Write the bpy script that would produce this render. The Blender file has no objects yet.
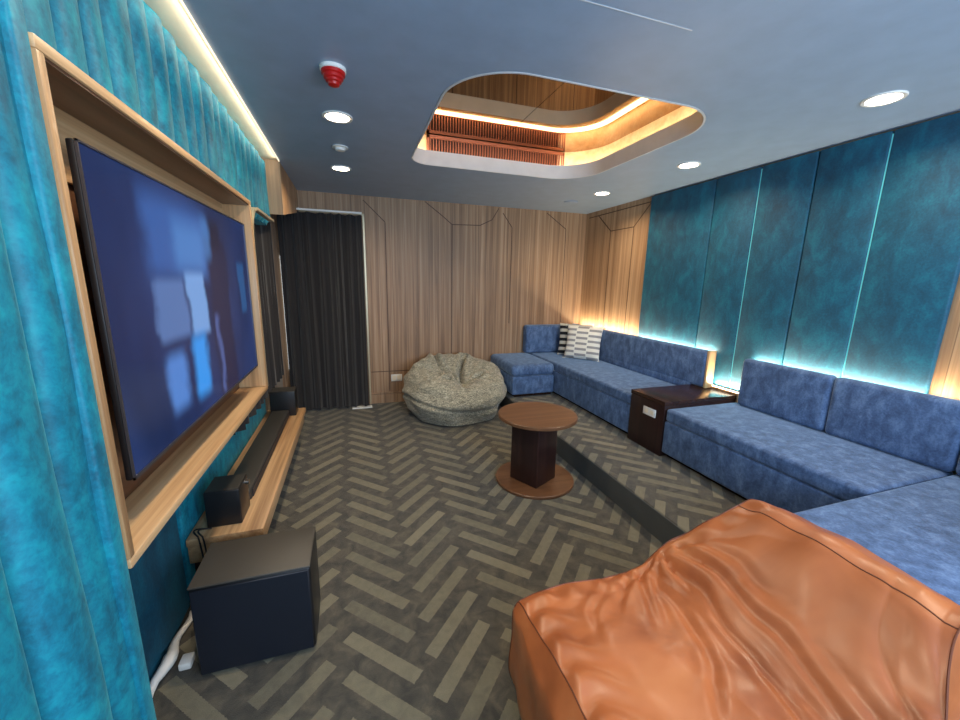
import bpy, bmesh, math, random
from mathutils import Vector, Matrix, noise
PI = math.pi
S = bpy.context.scene
COL = S.collection
random.seed(4)

# ------------------------------------------------------------------ camera
cam_d = bpy.data.cameras.new('camera'); cam = bpy.data.objects.new('camera', cam_d); COL.objects.link(cam)
cam_d.sensor_width = 36; cam_d.lens = 386 / 960 * 36; cam_d.clip_start = 0.02
rx = Vector((0.9504, -0.3106, 0.0182)).normalized()
fz = Vector((0.3079, 0.9303, -0.1995)).normalized()
rx = (rx - fz * rx.dot(fz)).normalized()
up = rx.cross(fz)
cam.matrix_world = Matrix(((rx.x, up.x, -fz.x, 0), (rx.y, up.y, -fz.y, 0), (rx.z, up.z, -fz.z, 1.4), (0, 0, 0, 1)))
S.camera = cam

# ------------------------------------------------------------------ world, exposure
W = bpy.data.worlds.new('world'); S.world = W; W.use_nodes = True
W.node_tree.nodes['Background'].inputs[0].default_value = (0.55, 0.72, 1.0, 1)
W.node_tree.nodes['Background'].inputs[1].default_value = 1.0
S.view_settings.view_transform = 'Standard'; S.view_settings.look = 'None'
S.view_settings.gamma = 1; S.view_settings.use_curve_mapping = False
S.view_settings.exposure = 0.45

def area(name, loc, direction, sx, sy, power, color, spread=PI):
    l = bpy.data.lights.new(name, 'AREA'); l.shape = 'RECTANGLE'; l.size = sx; l.size_y = sy
    l.energy = power; l.color = color; l.spread = spread
    o = bpy.data.objects.new(name, l); COL.objects.link(o); o.location = loc
    o.rotation_euler = Vector(direction).to_track_quat('-Z', 'Y').to_euler()
    return o
DAY = (0.62, 0.80, 1.0); WARM = (1.0, 0.80, 0.56)
# daylight through the two windows behind the camera
area('window_daylight', (1.55, -1.22, 1.45), (0, 1, 0.22), 1.9, 1.2, 62, DAY)
area('window_daylight', (0.05, -1.22, 1.45), (0.1, 1, 0.25), 0.9, 1.2, 16, DAY)

# room constants
ZC = 2.249; XL = -0.74; XR = 2.835; YB = 4.426; YF = -1.3; PZ = 0.16; PX = 1.575
ZM = 2.50

# ------------------------------------------------------------------ materials
def rgb(r, g, b):
    f = lambda c: ((c / 255 + 0.055) / 1.055) ** 2.4 if c > 10 else c / 255 / 12.92
    return (f(r), f(g), f(b), 1)
class NT:
    def __init__(s, name):
        s.m = bpy.data.materials.new(name); s.m.use_nodes = True
        s.t = s.m.node_tree; s.b = s.t.nodes['Principled BSDF']
        s.co = s.n('ShaderNodeTexCoord').outputs['Object']
    def n(s, k, **kw):
        x = s.t.nodes.new(k)
        for a, v in kw.items(): setattr(x, a, v)
        return x
    def l(s, a, b): s.t.links.new(a, b)
    def mapping(s, scale=(1, 1, 1), rot=(0, 0, 0), loc=(0, 0, 0)):
        m = s.n('ShaderNodeMapping'); m.inputs['Scale'].default_value = scale
        m.inputs['Rotation'].default_value = rot; m.inputs['Location'].default_value = loc
        s.l(s.co, m.inputs[0]); return m.outputs[0]
    def noise(s, vec, scale, detail=4, rough=0.55, dist=0.0):
        x = s.n('ShaderNodeTexNoise'); s.l(vec, x.inputs['Vector'])
        x.inputs['Scale'].default_value = scale; x.inputs['Detail'].default_value = detail
        x.inputs['Roughness'].default_value = rough; x.inputs['Distortion'].default_value = dist
        return x.outputs['Fac']
    def ramp(s, fac, stops):
        r = s.n('ShaderNodeValToRGB'); e = r.color_ramp.elements
        while len(e) < len(stops): e.new(0.5)
        for i, (p, c) in enumerate(stops): e[i].position = p; e[i].color = c
        s.l(fac, r.inputs[0]); return r.outputs[0]
    def math(s, op, a, b=None, c=None):
        x = s.n('ShaderNodeMath', operation=op)
        for i, v in enumerate((a, b, c)):
            if v is None: continue
            if isinstance(v, (int, float)): x.inputs[i].default_value = v
            else: s.l(v, x.inputs[i])
        return x.outputs[0]
    def mix(s, fac, a, b, mode='MIX'):
        x = s.n('ShaderNodeMix', data_type='RGBA', blend_type=mode)
        for i, v in ((0, fac), (6, a), (7, b)):
            if isinstance(v, (int, float, tuple)): x.inputs[i].default_value = v
            else: s.l(v, x.inputs[i])
        return x.outputs[2]
    def bump(s, h, strength=0.3, dist=0.01):
        x = s.n('ShaderNodeBump'); x.inputs['Strength'].default_value = strength
        x.inputs['Distance'].default_value = dist; s.l(h, x.inputs['Height']); s.l(x.outputs[0], s.b.inputs['Normal'])
    def set(s, **k):
        for a, v in k.items():
            i = s.b.inputs[a.replace('_', ' ')]
            if isinstance(v, (int, float, tuple)): i.default_value = v
            else: s.l(v, i)
        return s.m

def plain(name, c, rough=0.5, metal=0.0, bump=None, **k):
    t = NT(name)
    n = t.noise(t.co, 9, 3)
    col = t.ramp(n, [(0.3, tuple(x * 0.9 for x in c[:3]) + (1,)), (0.7, c)])
    t.set(Base_Color=col, Roughness=rough, Metallic=metal, **k)
    if bump: t.bump(t.noise(t.co, bump, 3), 0.15, 0.002)
    return t.m
def emit(name, c, strength):
    t = NT(name); t.set(Base_Color=c, Emission_Color=c, Emission_Strength=strength); return t.m
def wood(name, c1, c2, c3, axis='z', grain=26, rough=0.45, plank=None, coat=0.0):
    t = NT(name)
    sc = {'z': (grain, grain, 0.55), 'y': (grain, 0.55, grain), 'x': (0.55, grain, grain)}[axis]
    n1 = t.noise(t.mapping(sc), 1.0, 5, 0.6, 0.6)
    sc2 = tuple(x * 3.3 if x > 1 else x * 1.4 for x in sc)
    n2 = t.noise(t.mapping(sc2), 1.0, 4, 0.7, 0.2)
    col = t.ramp(n1, [(0.32, c1), (0.5, c2), (0.68, c3)])
    col = t.mix(0.45, col, t.ramp(n2, [(0.3, (0.5, 0.5, 0.5, 1)), (0.65, (1, 1, 1, 1))]), 'MULTIPLY')
    if plank:
        sp = t.n('ShaderNodeSeparateXYZ'); t.l(t.co, sp.inputs[0])
        s_ = t.math('ADD', sp.outputs[0], sp.outputs[1])
        cell = t.math('FLOOR', t.math('DIVIDE', s_, plank))
        wn = t.n('ShaderNodeTexWhiteNoise', noise_dimensions='1D'); t.l(cell, wn.inputs['W'])
        col = t.mix(0.8, col, t.ramp(wn.outputs[0], [(0, (0.78, 0.75, 0.72, 1)), (1, (1.0, 1.0, 1.0, 1))]), 'MULTIPLY')
        fr = t.math('FRACT', t.math('DIVIDE', s_, plank))
        ln = t.math('MULTIPLY', t.math('LESS_THAN', fr, 0.03), 0.5)
        col = t.mix(ln, col, (0.05, 0.03, 0.018, 1))
    t.set(Base_Color=col, Roughness=rough, Coat_Weight=coat)
    t.bump(n2, 0.12, 0.002)
    return t.m
def velvet(name, dark, mid, light, scale=7, rough=0.75, sheen=0.5, tint=(1, 1, 1, 1), fine=60):
    t = NT(name)
    a = t.noise(t.mapping((1, 1, 0.6)), scale, 5, 0.65, 0.35)
    b = t.noise(t.co, fine, 3, 0.6, 0.4)
    f = t.math('ADD', t.math('MULTIPLY', a, 0.72), t.math('MULTIPLY', b, 0.28))
    col = t.ramp(f, [(0.36, dark), (0.5, mid), (0.64, light)])
    t.set(Base_Color=col, Roughness=rough, Sheen_Weight=sheen, Sheen_Roughness=0.35, Sheen_Tint=tint)
    t.bump(f, 0.35, 0.006)
    return t.m

M = {}
M['ceiling'] = plain('ceiling_paint', rgb(152, 174, 198), 0.42)
M['lip'] = plain('ceiling_lip_paint', rgb(212, 214, 214), 0.5)
M['cream'] = plain('cream_soffit', rgb(246, 232, 206), 0.55)
M['wall'] = plain('wall_paint', rgb(150, 140, 128), 0.7)
M['woodwall'] = wood('wood_wall_laminate', rgb(134, 103, 76), rgb(166, 131, 98), rgb(192, 158, 124), 'z', 24, 0.5, plank=0.135)
M['woodwarm'] = wood('wood_side_laminate', rgb(156, 120, 88), rgb(190, 150, 112), rgb(208, 172, 134), 'z', 20, 0.5, plank=0.15)
M['oak'] = wood('oak_frame', rgb(150, 112, 76), rgb(192, 152, 108), rgb(214, 178, 134), 'y', 22, 0.4)
M['oakz'] = wood('oak_upright', rgb(150, 112, 76), rgb(192, 152, 108), rgb(214, 178, 134), 'z', 22, 0.4)
M['shadewood'] = wood('niche_shaded_wood', rgb(70, 44, 30), rgb(98, 64, 44), rgb(120, 82, 58), 'y', 16, 0.3)  # dark brown wood whose tone includes the shade inside the niche
M['espresso'] = wood('espresso_wood', rgb(40, 24, 20), rgb(52, 32, 26), rgb(66, 42, 34), 'y', 20, 0.24)
M['espressoz'] = wood('espresso_wood_side', rgb(36, 20, 18), rgb(46, 26, 24), rgb(58, 34, 30), 'z', 20, 0.35)
M['tabletop'] = wood('round_table_top_wood', rgb(88, 58, 38), rgb(108, 74, 50), rgb(122, 86, 60), 'x', 14, 0.3)
M['cove'] = wood('recess_wood', rgb(214, 178, 134), rgb(226, 192, 150), rgb(234, 204, 166), 'x', 12, 0.4)
M['groove'] = plain('groove_dark', rgb(84, 58, 40), 0.6)
M['teal'] = velvet('teal_tufted_velvet', rgb(0, 88, 112), rgb(0, 120, 144), rgb(10, 148, 166), 20, 0.6, 0.15, (0.3, 0.9, 1, 1), 70)
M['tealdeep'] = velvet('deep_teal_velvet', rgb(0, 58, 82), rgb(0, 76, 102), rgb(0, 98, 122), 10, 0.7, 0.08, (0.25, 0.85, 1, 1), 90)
M['blue'] = velvet('blue_sofa_velvet', rgb(52, 74, 108), rgb(72, 98, 138), rgb(100, 128, 168), 18, 0.8, 0.5, (0.6, 0.78, 1, 1), 100)
M['bluedark'] = velvet('navy_piping', rgb(20, 32, 58), rgb(26, 42, 74), rgb(34, 52, 88), 11, 0.8, 0.2)
M['black'] = plain('black_plastic', rgb(22, 22, 24), 0.38)
M['soft'] = plain('black_satin', rgb(52, 50, 46), 0.5)
M['subtop'] = plain('subwoofer_top', rgb(66, 62, 56), 0.5)
M['subfront'] = plain('subwoofer_cloth', rgb(16, 22, 34), 0.55, bump=400)
M['knob'] = plain('metal_socket', rgb(150, 146, 140), 0.25, 0.9)
M['silver'] = plain('brushed_grey_metal', rgb(96, 94, 98), 0.35, 0.7)
M['white'] = plain('white_plastic', rgb(236, 234, 228), 0.4)
M['red'] = plain('red_plastic', rgb(190, 22, 20), 0.3)
M['copper'] = plain('copper_grille', rgb(150, 88, 64), 0.4, 0.4)
M['grilleback'] = plain('grille_back', rgb(44, 20, 14), 0.8)
M['curtain'] = plain('dark_curtain_cloth', rgb(30, 28, 30), 0.9, bump=220, Sheen_Weight=0.2)
M['gold'] = plain('champagne_trim', rgb(196, 180, 148), 0.35, 0.4)
M['bulb'] = emit('downlight_glow', (1.0, 0.86, 0.66, 1), 14)
M['led'] = emit('warm_led', (1.0, 0.86, 0.62, 1), 11)
M['ledw'] = emit('soft_led', (1.0, 0.84, 0.60, 1), 5)
M['leddim'] = emit('dim_led', (1.0, 0.80, 0.56, 1), 1.0)
M['seam'] = emit('panel_edge_glow', (0.10, 0.50, 0.58, 1), 0.28)  # faint glow standing in for light caught on the panel edges
M['daylight'] = emit('daylight_pane', (0.8, 0.92, 1.0, 1), 1.1)
def mirror():
    t = NT('bronze_mirror'); t.set(Base_Color=(0.36, 0.23, 0.11, 1), Metallic=1.0, Roughness=0.02); return t.m
M['mirror'] = mirror()

def carpet():
    t = NT('herringbone_carpet')
    sp = t.n('ShaderNodeSeparateXYZ'); t.l(t.co, sp.inputs[0]); X, Y = sp.outputs[0], sp.outputs[1]
    u = t.math('DIVIDE', t.math('ADD', X, 0.105 + 30.0 * 0.3), 0.3)
    ci = t.math('FLOOR', u)
    xl = t.math('MULTIPLY', t.math('SUBTRACT', t.math('FRACT', u), 0.5), 0.3)
    odd = t.math('MODULO', ci, 2.0)                       # 0 -> column A
    s = t.math('SUBTRACT', 1.0, t.math('MULTIPLY', odd, 2.0))
    ph = t.math('ADD', 0.105, t.math('MULTIPLY', odd, -0.096))
    yy = t.math('SUBTRACT', Y, ph)
    q = t.math('ADD', yy, t.math('MULTIPLY', s, xl))
    P = 0.165
    k = t.math('ROUND', t.math('DIVIDE', q, P))
    dy = t.math('SUBTRACT', yy, t.math('MULTIPLY', k, P))
    sx = t.math('MULTIPLY', s, xl)
    v = t.math('ABSOLUTE', t.math('MULTIPLY', t.math('ADD', dy, sx), 0.7071))
    w = t.math('ABSOLUTE', t.math('MULTIPLY', t.math('SUBTRACT', dy, sx), 0.7071))
    fz_ = t.noise(t.co, 160, 2)
    jit = t.math('MULTIPLY', t.math('SUBTRACT', fz_, 0.5), 0.008)
    inside = t.math('MULTIPLY', t.math('LESS_THAN', t.math('ADD', v, jit), 0.0275), t.math('LESS_THAN', t.math('ADD', w, jit), 0.172))
    wn = t.n('ShaderNodeTexWhiteNoise', noise_dimensions='2D')
    cb = t.n('ShaderNodeCombineXYZ'); t.l(k, cb.inputs[0]); t.l(ci, cb.inputs[1]); t.l(cb.outputs[0], wn.inputs['Vector'])
    big = t.noise(t.co, 14, 4, 0.6, 0.6)
    big2 = t.noise(t.mapping((1, 1, 1), (0, 0, 0), (3, 7, 0)), 26, 4, 0.6, 0.6)
    lightc = t.ramp(t.math('ADD', t.math('MULTIPLY', wn.outputs[0], 0.4), t.math('MULTIPLY', big2, 0.7)),
                    [(0.2, rgb(92, 88, 74)), (0.55, rgb(114, 109, 90)), (0.9, rgb(130, 124, 103))])
    darkc = t.ramp(big, [(0.35, rgb(58, 56, 50)), (0.55, rgb(78, 74, 64)), (0.72, rgb(98, 92, 76))])
    col = t.mix(inside, darkc, lightc)
    fib = t.noise(t.co, 420, 2)
    col = t.mix(0.5, col, t.ramp(fib, [(0.3, (0.62, 0.62, 0.62, 1)), (0.7, (1, 1, 1, 1))]), 'MULTIPLY')
    t.set(Base_Color=col, Roughness=0.95, Sheen_Weight=0.15); t.bump(fib, 0.5, 0.004)
    return t.m
M['carpet'] = carpet()
M['riser'] = plain('dark_riser_carpet', rgb(82, 86, 86), 0.95, bump=300)

def leather():
    t = NT('tan_leather')
    a = t.noise(t.co, 3.2, 4, 0.6, 0.5); b = t.noise(t.co, 130, 3, 0.5)
    col = t.ramp(a, [(0.3, rgb(146, 78, 42)), (0.55, rgb(180, 102, 56)), (0.75, rgb(194, 120, 70))])
    t.set(Base_Color=col, Roughness=t.ramp(a, [(0.3, (0.32,) * 3 + (1,)), (0.7, (0.42,) * 3 + (1,))]), Coat_Weight=0.1, Coat_Roughness=0.25)
    t.bump(b, 0.10, 0.0015); return t.m
M['leather'] = leather()
M['piping'] = plain('leather_piping', rgb(110, 56, 30), 0.5)

def tweed():
    t = NT('grey_knit')
    a = t.noise(t.mapping((9, 9, 34)), 2.6, 4, 0.7, 1.6); b = t.noise(t.mapping((90, 90, 90)), 1.6, 2, 0.6)
    f = t.math('ADD', t.math('MULTIPLY', a, 0.55), t.math('MULTIPLY', b, 0.45))
    col = t.ramp(f, [(0.38, rgb(78, 78, 70)), (0.5, rgb(144, 140, 122)), (0.62, rgb(204, 198, 176))])
    t.set(Base_Color=col, Roughness=0.95, Sheen_Weight=0.2); t.bump(b, 0.5, 0.005); return t.m
M['tweed'] = tweed()

def pillowmat():
    t = NT('white_pillow_weave')
    sp = t.n('ShaderNodeSeparateXYZ'); t.l(t.co, sp.inputs[0]); X, Z = sp.outputs[0], sp.outputs[2]
    r = t.math('DIVIDE', t.math('ADD', Z, 4.0), 0.064); row = t.math('FLOOR', r); fr = t.math('FRACT', r)
    c = t.math('DIVIDE', t.math('ADD', X, 4.0), 0.14)
    colm = t.math('FLOOR', c); fc = t.math('FRACT', c)
    fr2 = t.math('FRACT', t.math('ADD', r, t.math('MULTIPLY', t.math('MODULO', colm, 2.0), 0.5)))
    dash = t.math('MULTIPLY', t.math('LESS_THAN', fr2, 0.42), t.math('GREATER_THAN', fc, 0.06))
    col = t.mix(dash, rgb(232, 228, 216), rgb(150, 148, 148))
    t.set(Base_Color=col, Roughness=0.9); t.bump(t.noise(t.co, 90, 3), 0.4, 0.004); return t.m
M['pillow'] = pillowmat()
def stripemat():
    t = NT('black_white_stripe_cloth')
    sp = t.n('ShaderNodeSeparateXYZ'); t.l(t.co, sp.inputs[0])
    fr = t.math('FRACT', t.math('DIVIDE', t.math('ADD', sp.outputs[2], 4.0), 0.075))
    col = t.mix(t.math('LESS_THAN', fr, 0.5), rgb(205, 202, 192), rgb(24, 26, 34))
    t.set(Base_Color=col, Roughness=0.9); return t.m
M['stripe'] = stripemat()

def screenmat():
    # the picture the television is showing: dark navy with pale blue window panes and a dark figure
    t = NT('television_picture')
    sp = t.n('ShaderNodeSeparateXYZ'); t.l(t.co, sp.inputs[0]); U, V = sp.outputs[1], sp.outputs[2]
    nz = t.math('MULTIPLY', t.math('SUBTRACT', t.noise(t.co, 7, 3), 0.5), 0.09)
    def band(x, a, b, s):
        up_ = t.n('ShaderNodeMapRange', interpolation_type='SMOOTHSTEP'); t.l(x, up_.inputs[0])
        up_.inputs[1].default_value = a - s; up_.inputs[2].default_value = a + s
        dn = t.n('ShaderNodeMapRange', interpolation_type='SMOOTHSTEP'); t.l(x, dn.inputs[0])
        dn.inputs[1].default_value = b - s; dn.inputs[2].default_value = b + s; dn.inputs[3].default_value = 1; dn.inputs[4].default_value = 0
        return t.math('MULTIPLY', up_.outputs[0], dn.outputs[0])
    Ud = t.math('ADD', U, nz)
    base = t.ramp(t.noise(t.mapping((1, 2.0, 1)), 1.6, 2), [(0.3, (0.005, 0.014, 0.060, 1)), (0.7, (0.014, 0.034, 0.13, 1))])
    def add(col, u0, u1, v0, v1, s, c, amt=1.0):
        f = t.math('MULTIPLY', t.math('MULTIPLY', band(Ud, u0, u1, s), band(V, v0, v1, s)), amt)
        return t.mix(f, col, c)
    c = base
    c = add(c, 0.24, 0.70, 0.24, 0.45, 0.05, (0.035, 0.11, 0.36, 1), 0.85)
    c = add(c, 0.40, 0.66, 0.26, 0.40, 0.05, (0.08, 0.24, 0.58, 1), 0.6)
    c = add(c, 0.25, 0.45, 0.06, 0.23, 0.02, (0.10, 0.19, 0.44, 1), 0.8)
    c = add(c, 0.47, 0.62, 0.05, 0.25, 0.02, (0.18, 0.36, 0.72, 1), 0.85)
    c = add(c, 0.45, 0.57, -0.15, 0.05, 0.03, (0.03, 0.28, 0.78, 1), 0.95)
    c = add(c, 0.26, 0.38, -0.14, 0.02, 0.03, (0.08, 0.22, 0.60, 1), 0.9)
    c = add(c, 0.68, 0.90, -0.24, 0.38, 0.03, (0.008, 0.010, 0.045, 1), 0.95)
    c = add(c, 0.72, 0.84, 0.34, 0.44, 0.03, (0.004, 0.006, 0.03, 1), 0.95)
    c = add(c, 0.66, 0.72, 0.30, 0.44, 0.03, (0.06, 0.2, 0.5, 1), 0.6)
    c = add(c, 1.06, 1.16, 0.08, 0.30, 0.02, (0.02, 0.11, 0.30, 1), 0.6)
    c = add(c, 0.70, 0.73, -0.20, 0.10, 0.02, (0.10, 0.16, 0.45, 1), 0.6)
    t.set(Base_Color=(0.004, 0.004, 0.006, 1), Roughness=0.16, Specular_IOR_Level=0.3, Emission_Color=c, Emission_Strength=0.8)
    return t.m
M['screen'] = screenmat()

# ------------------------------------------------------------------ mesh helpers
OFF = {}
class MB:
    def __init__(s): s.bm = bmesh.new()
    def box(s, x0, x1, y0, y1, z0, z1, bevel=0.0, seg=3, mat=None, cuts=0):
        g = bmesh.ops.create_cube(s.bm, size=1)
        vs = g['verts']
        for v in vs:
            v.co = Vector((x0 + (v.co.x + .5) * (x1 - x0), y0 + (v.co.y + .5) * (y1 - y0), z0 + (v.co.z + .5) * (z1 - z0)))
        if mat is not None:
            for v in vs: v.co = mat @ v.co
        if bevel:
            es = list({e for v in vs for e in v.link_edges})
            bmesh.ops.bevel(s.bm, geom=es, offset=bevel, segments=seg, profile=0.5, affect='EDGES')
        return s
    def cyl(s, x, y, z0, z1, r0, r1=None, seg=48, bevel=0.0):
        r1 = r0 if r1 is None else r1
        prof = [(r0, z0), (r1, z1)]
        if bevel: prof = [(r0 - bevel, z0), (r0, z0 + bevel), (r1, z1 - bevel), (r1 - bevel, z1)]
        return s.lathe(x, y, prof, seg)
    def lathe(s, x, y, prof, seg=48, caps=True):
        rings = []
        for r, z in prof:
            rings.append([s.bm.verts.new((x + r * math.cos(2 * PI * i / seg), y + r * math.sin(2 * PI * i / seg), z)) for i in range(seg)])
        for a, b in zip(rings, rings[1:]):
            for i in range(seg): s.bm.faces.new((a[i], a[(i + 1) % seg], b[(i + 1) % seg], b[i]))
        if caps:
            s.bm.faces.new(list(reversed(rings[0]))); s.bm.faces.new(rings[-1])
        return s
    def grid(s, fn, nu, nv, closeu=False):
        vs = [[s.bm.verts.new(fn(i / nu, j / nv)) for j in range(nv + 1)] for i in range(nu if closeu else nu + 1)]
        for i in range(nu):
            a = vs[i]; b = vs[(i + 1) % len(vs)]
            for j in range(nv): s.bm.faces.new((a[j], b[j], b[j + 1], a[j + 1]))
        return vs
    def tube(s, pts, r, seg=10):
        pts = [Vector(p) for p in pts]; rings = []
        for i, p in enumerate(pts):
            d = (pts[min(i + 1, len(pts) - 1)] - pts[max(i - 1, 0)]).normalized()
            a = d.cross(Vector((0, 0, 1)) if abs(d.z) < 0.9 else Vector((1, 0, 0))).normalized(); b = d.cross(a)
            rr = r[i] if isinstance(r, (list, tuple)) else r
            rings.append([s.bm.verts.new(p + a * rr * math.cos(2 * PI * k / seg) + b * rr * math.sin(2 * PI * k / seg)) for k in range(seg)])
        for a, b in zip(rings, rings[1:]):
            for k in range(seg): s.bm.faces.new((a[k], a[(k + 1) % seg], b[(k + 1) % seg], b[k]))
        s.bm.faces.new(rings[0]); s.bm.faces.new(rings[-1])
        return s
    def prism(s, pts, z0, z1):
        a = [s.bm.verts.new((p[0], p[1], z0)) for p in pts]; b = [s.bm.verts.new((p[0], p[1], z1)) for p in pts]
        n = len(pts)
        for i in range(n): s.bm.faces.new((a[i], a[(i + 1) % n], b[(i + 1) % n], b[i]))
        s.bm.faces.new(list(reversed(a))); s.bm.faces.new(b)
        return s
    def build(s, name, mat, parent=None, smooth=True, kind=None, angle=40, origin=None):
        bmesh.ops.remove_doubles(s.bm, verts=s.bm.verts, dist=1e-6)
        bmesh.ops.recalc_face_normals(s.bm, faces=s.bm.faces)
        me = bpy.data.meshes.new(name)
        for f in s.bm.faces: f.smooth = smooth
        if smooth:
            for e in s.bm.edges:
                if len(e.link_faces) == 2 and e.calc_face_angle(0) > math.radians(angle): e.smooth = False
        sh = Vector(origin) if origin is not None else (OFF.get(parent.name, Vector(parent.location)) if parent is not None else Vector((0, 0, 0)))
        for v in s.bm.verts: v.co -= sh
        s.bm.to_mesh(me); s.bm.free()
        me.materials.append(mat)
        o = bpy.data.objects.new(name, me); COL.objects.link(o)
        if origin is not None: o.location = origin
        if parent is not None:
            o.parent = parent
            if origin is not None: o.location = Vector(origin) - Vector(parent.location)
        OFF[o.name] = sh
        if kind: o['kind'] = kind
        return o
def tag(o, label, cat, group=None):
    o['label'] = label; o['category'] = cat
    if group: o['group'] = group
    return o
def thing(name, loc, label, cat, group=None, rotz=0):
    o = bpy.data.objects.new(name, None); COL.objects.link(o); o.location = loc; o.rotation_euler = (0, 0, rotz)
    o.empty_display_size = 0.1
    return tag(o, label, cat, group)
def copytree(o, loc, label, group=None, rotz=None):
    c = o.copy(); COL.objects.link(c); c.location = loc; c['label'] = label
    if group: c['group'] = group
    if rotz is not None: c.rotation_euler = (0, 0, rotz)
    for ch in list(o.children):
        d = ch.copy(); COL.objects.link(d); d.parent = c
        for g in list(ch.children):
            e = g.copy(); COL.objects.link(e); e.parent = d
    return c
def rrect(x0, x1, y0, y1, r, n=14, small=.17):
    pts = []; R_ = r
    for cx, cy, a0 in ((x1 - R_, y1 - R_, 0), (x0 + R_ - small, y1 - R_ + small, 90), (x0 + R_, y0 + R_, 180), (x1 - R_, y0 + R_, 270)):
        r = R_ - small if a0 == 90 else R_
        for i in range(n + 1):
            a = math.radians(a0 + 90 * i / n); pts.append((cx + r * math.cos(a), cy + r * math.sin(a)))
    return pts
STR = 'structure'

# ------------------------------------------------------------------ large structure
MB().box(XL - .1, XR + .1, YF - .1, YB + .1, -0.1, 0.0).build('floor', M['carpet'], kind=STR, smooth=False)
MB().box(PX, XR, YF, YB, 0.0, PZ, 0.006, 2).build('floor_platform', M['carpet'], kind=STR, smooth=False)
MB().box(PX - .006, PX - .0005, YF, YB - .02, 0.0, PZ - .004).build('trim_12', M['riser'], kind=STR, smooth=False)
wb = MB().box(XL - .1, XR + .1, YB, YB + .1, 0, ZC + .4).build('wall_back', M['woodwall'], kind=STR, smooth=False)
wr = MB().box(XR, XR + .1, YF - .1, YB, 0, ZC + .4).build('wall_right', M['woodwarm'], kind=STR, smooth=False)
MB().box(XL - .1, XL, YF - .1, YB, 0, ZC + .4).build('wall_left', M['wall'], kind=STR, smooth=False)
# wall behind the camera with two window openings
f = MB(); zz = (0.8, 2.1)
f.box(XL, XR, YF - .1, YF, 0, zz[0]).box(XL, XR, YF - .1, YF, zz[1], ZC + .4)
for a, b in ((XL, -0.42), (0.52, 0.58), (2.52, XR)): f.box(a, b, YF - .1, YF, zz[0], zz[1])
f.build('wall_front', M['wall'], kind=STR, smooth=False)

# ceiling slab with its rounded opening
H0, H1, V0, V1, HR = 0.437, 1.895, 1.655, 3.105, 0.33
def holed(name, hole, x0, x1, y0, y1, za, zb, mat):
    bm = bmesh.new()
    def loop(z):
        o = [bm.verts.new((x, y, z)) for x, y in ((x0, y0), (x1, y0), (x1, y1), (x0, y1))]
        h = [bm.verts.new((x, y, z)) for x, y in hole]
        es = [bm.edges.new((l[i], l[(i + 1) % len(l)])) for l in (o, h) for i in range(len(l))]
        bmesh.ops.triangle_fill(bm, edges=es, use_beauty=True)
        return o, h
    oa, ha = loop(za); ob, hb = loop(zb)
    for a, b in ((oa, ob), (ha, hb)):
        for i in range(len(a)): bm.faces.new((a[i], a[(i + 1) % len(a)], b[(i + 1) % len(a)], b[i]))
    m = MB(); m.bm.free(); m.bm = bm
    return m.build(name, mat, kind=STR, smooth=False)
hole = rrect(H0, H1, V0, V1, HR)
holed('ceiling', hole, -0.468, XR + .05, YF, YB + .05, ZC, ZC + .095, M['ceiling'])
def ring(name, a, b, z0, z1, mat, parent=None, kind=None):
    m = MB(); n = len(a)
    A = [[m.bm.verts.new((p[0], p[1], z)) for p in l] for l, z in ((a, z0), (b, z0), (b, z1), (a, z1))]
    for k in range(4):
        p, q = A[k], A[(k + 1) % 4]
        for i in range(n): m.bm.faces.new((p[i], p[(i + 1) % n], q[(i + 1) % n], q[i]))
    return m.build(name, mat, parent, kind=kind)
ring('trim_1', rrect(H0 + .002, H1 - .002, V0 + .002, V1 - .002, HR - .002), rrect(H0 + .012, H1 - .012, V0 + .012, V1 - .012, HR - .012), ZC - .002, ZC + .1, M['lip'], kind=STR)
W0 = .13
ring('trim_2', rrect(H0 - W0, H1 + W0, V0 - W0, V1 + W0, HR + .05), rrect(H0 - W0 - .02, H1 + W0 + .02, V0 - W0 - .02, V1 + W0 + .02, HR + .07), ZC + .095, ZM, M['cove'], kind=STR)
ring('trim_3', rrect(H0 - W0 + .001, H1 + W0 - .001, V0 - W0 + .001, V1 + W0 - .001, HR + .049), rrect(H0 + .001, H1 - .001, V0 + .001, V1 - .001, HR), ZC + .0955, ZC + .098, M['cream'], kind=STR)
# LED strip on the ledge, lighting the recess
led = ring('led_strip', rrect(H0 - .10, H1 + .10, V0 - .10, V1 + .10, HR), rrect(H0 - .055, H1 + .055, V0 - .055, V1 + .055, HR), ZC + .099, ZC + .107, M['led'])
tag(led, 'warm glowing light strip running round the ledge of the ceiling recess', 'light strip')
# bronze mirror of two sheets
mr = thing('ceiling_mirror', (1.17, 2.37, ZM), 'bronze tinted mirror sheets closing the top of the ceiling recess', 'mirror')
JX = 1.185
MB().box(H0 - .2, JX - .002, V0 - .2, V1 + .2, ZM + .001, ZM + .012).build('mirror_sheet', M['mirror'], mr, smooth=False)
MB().box(JX + .002, H1 + .2, V0 - .2, V1 + .2, ZM + .001, ZM + .012).build('mirror_sheet', M['mirror'], mr, smooth=False)
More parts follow.
